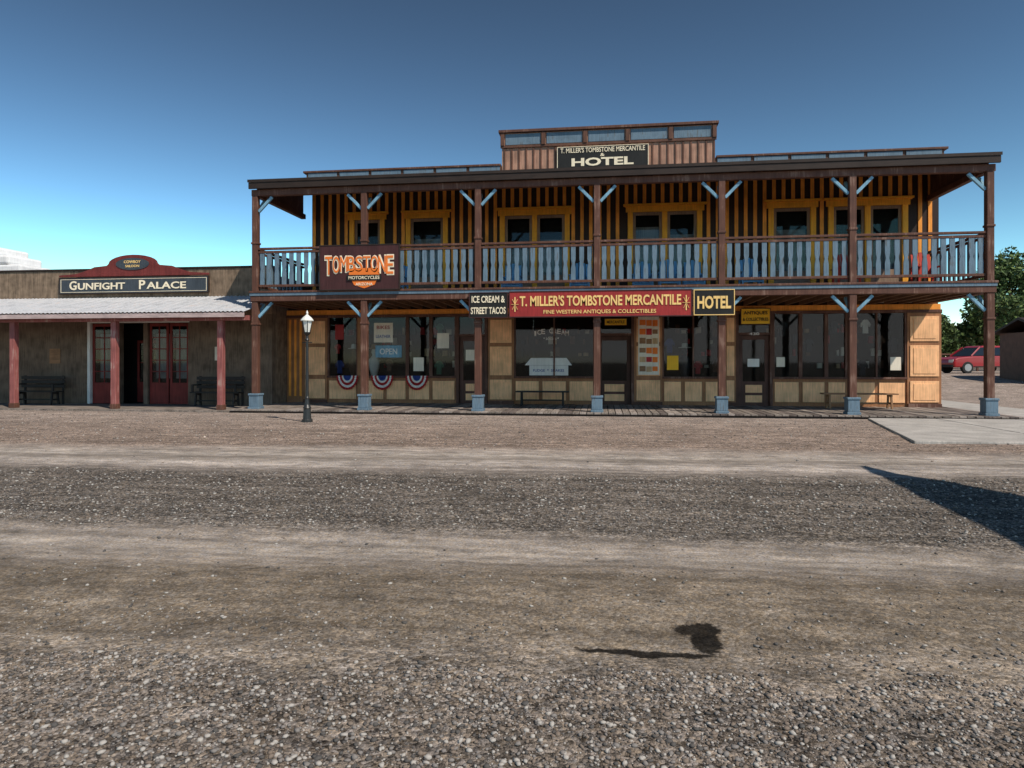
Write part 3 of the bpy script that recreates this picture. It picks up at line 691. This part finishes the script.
m.beam((LX-.12,LY,1.92),(LX+.12,LY,1.92),.02,.02)
m.done('lantern_frame',IRON,E)

# ---------------------------------------------------------------- right background
def car(cx,cy,cz,rot):
    E=empty('parked_car',(cx,cy,cz)); R=Matrix.Translation((cx,cy,cz))@Matrix.Rotation(rot,4,'Z')
    def fin(m,nm,mat,bevel=0,smooth=False):
        m.v=[tuple(R@Vector(v)) for v in m.v]; return m.done(nm,mat,E,bevel,smooth)
    prof=[(-2.2,.35),(-2.25,.6),(-2.18,.82),(-1.95,.92),(-1.1,1.0),(1.9,1.02),(2.15,.95),(2.22,.6),(2.15,.35)]
    m=MB(); m.hull([(x,-.88,z) for x,z in prof],[(x,.88,z) for x,z in prof]); fin(m,'body',CARRED,.07)
    m=MB()
    b4=[(-1.15,-.84,1.0),(2.08,-.84,1.0),(2.08,.84,1.0),(-1.15,.84,1.0)]; t4=[(-.45,-.66,1.52),(1.8,-.66,1.52),(1.8,.66,1.52),(-.45,.66,1.52)]
    m.hull(b4,t4); fin(m,'greenhouse',CARGL,.04)
    m=MB(); m.hull([(-.5,-.69,1.5),(1.85,-.69,1.5),(1.85,.69,1.5),(-.5,.69,1.5)],[(-.3,-.6,1.6),(1.7,-.6,1.6),(1.7,.6,1.6),(-.3,.6,1.6)])
    for y in (-1,1):
        for (xb,xt) in ((-1.17,-.5),(.15,.2),(1.2,1.15),(2.05,1.8)): m.beam((xb,y*.85,1.0),(xt,y*.68,1.53),.09,.04,up=(0,1,0))
    fin(m,'roof_and_pillars',CARRED,.02)
    m=MB(); m2=MB()
    for x in (-1.4,1.35):
        for y in (-1,1):
            for (mm,r,w0,w1) in ((m,.34,.70,.90),(m2,.21,.86,.915)):
                mm.hull([(x+r*math.cos(k*math.pi/10),y*w0,.34+r*math.sin(k*math.pi/10)) for k in range(20)],[(x+r*math.cos(k*math.pi/10),y*w1,.34+r*math.sin(k*math.pi/10)) for k in range(20)])
    fin(m,'tyres',TYRE,.02); fin(m2,'rims',RIM)
    m=MB(); m.box(-2.24,-2.1,-.8,-.45,.62,.8); m.box(-2.24,-2.1,.45,.8,.62,.8); m.box(2.08,2.24,-.86,-.6,.7,.92); m.box(2.08,2.24,.6,.86,.7,.92); fin(m,'lamps',TAIL,.01)
    m=MB(); m.box(-2.3,-2.2,-.8,.8,.36,.5); m.box(2.18,2.27,-.8,.8,.36,.52); m.box(-1.0,1.0,-.895,-.875,.34,.42); fin(m,'bumpers',TYRE,.01)
car(31.9,24.6,.79,math.radians(12))
leafm=[simple('leaf_dark',(.04,.07,.02),.8),simple('leaf_mid',(.07,.12,.03),.8),simple('leaf_light',(.13,.19,.05),.8)]
BARK=paint('bark',(.10,.075,.05))
def foliage(name,clumps,per,size,parent=None):
    V=[];M=[]
    for (cx,cy,cz,r) in clumps:
        n=int(per*r*r); d=rng.normal(size=(n,3)); d/=np.linalg.norm(d,axis=1)[:,None]
        rad=r*rng.random(n)**.45*(1+.25*np.sin(d[:,0]*5+cx)*np.cos(d[:,2]*4+cz)); p=d*rad[:,None]*[1,1,.8]+[cx,cy,cz]
        a=rng.normal(size=(n,3)); a/=np.linalg.norm(a,axis=1)[:,None]; b=np.cross(a,rng.normal(size=(n,3))); b/=np.linalg.norm(b,axis=1)[:,None]
        s=size*rng.uniform(.6,1.3,n)[:,None]
        V.append(np.stack([p-a*s,p-b*s*.5,p+a*s,p+b*s*.5],1)); M.append(rng.choice(3,n,p=[.35,.4,.25]))
    V=np.concatenate(V);M=np.concatenate(M);n=len(V)
    me=bpy.data.meshes.new(name); me.vertices.add(n*4); me.vertices.foreach_set('co',V.ravel()); me.loops.add(n*4); me.loops.foreach_set('vertex_index',np.arange(n*4,dtype=np.int32))
    me.polygons.add(n); me.polygons.foreach_set('loop_start',np.arange(0,n*4,4,dtype=np.int32)); me.polygons.foreach_set('material_index',M.astype(np.int32)); me.update(calc_edges=True); me.validate()
    return link(name,me,leafm,parent)
def tree(cx,cy,gz,h,r):
    E=empty('shade_tree',(cx,cy,gz)); m=MB(); cl=[]
    m.cyl(cx,cy,[(.28,gz-.1),(.2,gz+h*.2),(.16,gz+h*.4),(.06,gz+h*.75)],10)
    for i in range(16):
        a=i*2.4; rr=r*random.uniform(.3,.85); zz=gz+h*(.35+.5*random.random())
        e=(cx+rr*math.cos(a),cy+rr*math.sin(a),zz); m.beam((cx,cy,gz+h*random.uniform(.25,.5)),e,.09,.09); cl.append((*e,random.uniform(.7,1.3)*r*.33))
    cl.append((cx,cy,gz+h*.88,r*.35))
    m.done('trunk_and_limbs',BARK,E); foliage('crown',cl,420,.16,E)
tree(39.6,35.7,.8,9.0,3.6); tree(46,38,.8,8.5,3.5); tree(36.5,44,.8,6.4,3.4); tree(34.2,47,.8,5.6,3.0)
cl=[]
for i in range(60):
    x_=26+i*.8; cl.append((x_,52+random.uniform(-3,3),.8+random.uniform(1.5,5),random.uniform(1.2,2.2)))
for i in range(60):
    x_=-60+i*2.2; cl.append((x_,70+random.uniform(-3,3),.8+random.uniform(1,4),random.uniform(1.5,2.6)))
foliage('distant_trees',cl,230,.26)
E=empty('wooden_shed',(32.5,17,.6)); m=MB(); m.box(30.3,34.5,15.5,19.5,.3,2.9); m.done('walls',BATT,E); m=MB(); prism_x(m,[(15.2,2.85),(17.5,3.5),(19.8,2.85),(19.8,2.95),(17.5,3.62),(15.2,2.95)],30.05,34.7); m.done('roof',DBROWN,E)
m=MB(); x=24
while x<60: m.box(x,x+.12,33,33.12,.6,2.1); x+=2.4
m.box(24,60,33.02,33.08,1.95,2.05); m.box(24,60,33.02,33.08,1.3,1.38); m.done('rail_fence',BATT)
E=empty('adobe_building',(-24,14,0)); m=MB(); m.box(-34,-19.7,12.8,15,0,6.5); m.box(-34,-20.4,12.8,15,6.5,7.0); m.box(-34,-21.2,12.8,15,7.0,7.45); m.done('walls',ADOBE,E,bevel=.12)
Hc=5.0; sh=Hc/math.tan(EL); ox=math.cos(A)*sh; oy=-math.sin(A)*sh
E=empty('unseen_shadow_canopy',(17,-13,0)); tip=(13.55+ox,-8.55+oy)  # added out of view; triangular slab shaped to throw a wedge shadow on the street
tri=[tip,(tip[0]-.31*1.9,tip[1]-4.2*1.9),(tip[0]+.86*3.4,tip[1]-2.1*3.4)]
m=MB(); m.hull([(x,y,Hc-.14) for x,y in tri],[(x,y,Hc) for x,y in tri]); m.done('roof',METAL,E,bevel=.01)
m=MB()
for (fx,fy) in ((.25,-3.6),(-.25,-7.2),(2.4,-6.9)):
    m.box(tip[0]+fx-.08,tip[0]+fx+.08,tip[1]+fy-.08,tip[1]+fy+.08,-.05,Hc-.14)
m.done('posts',BROWN,E)
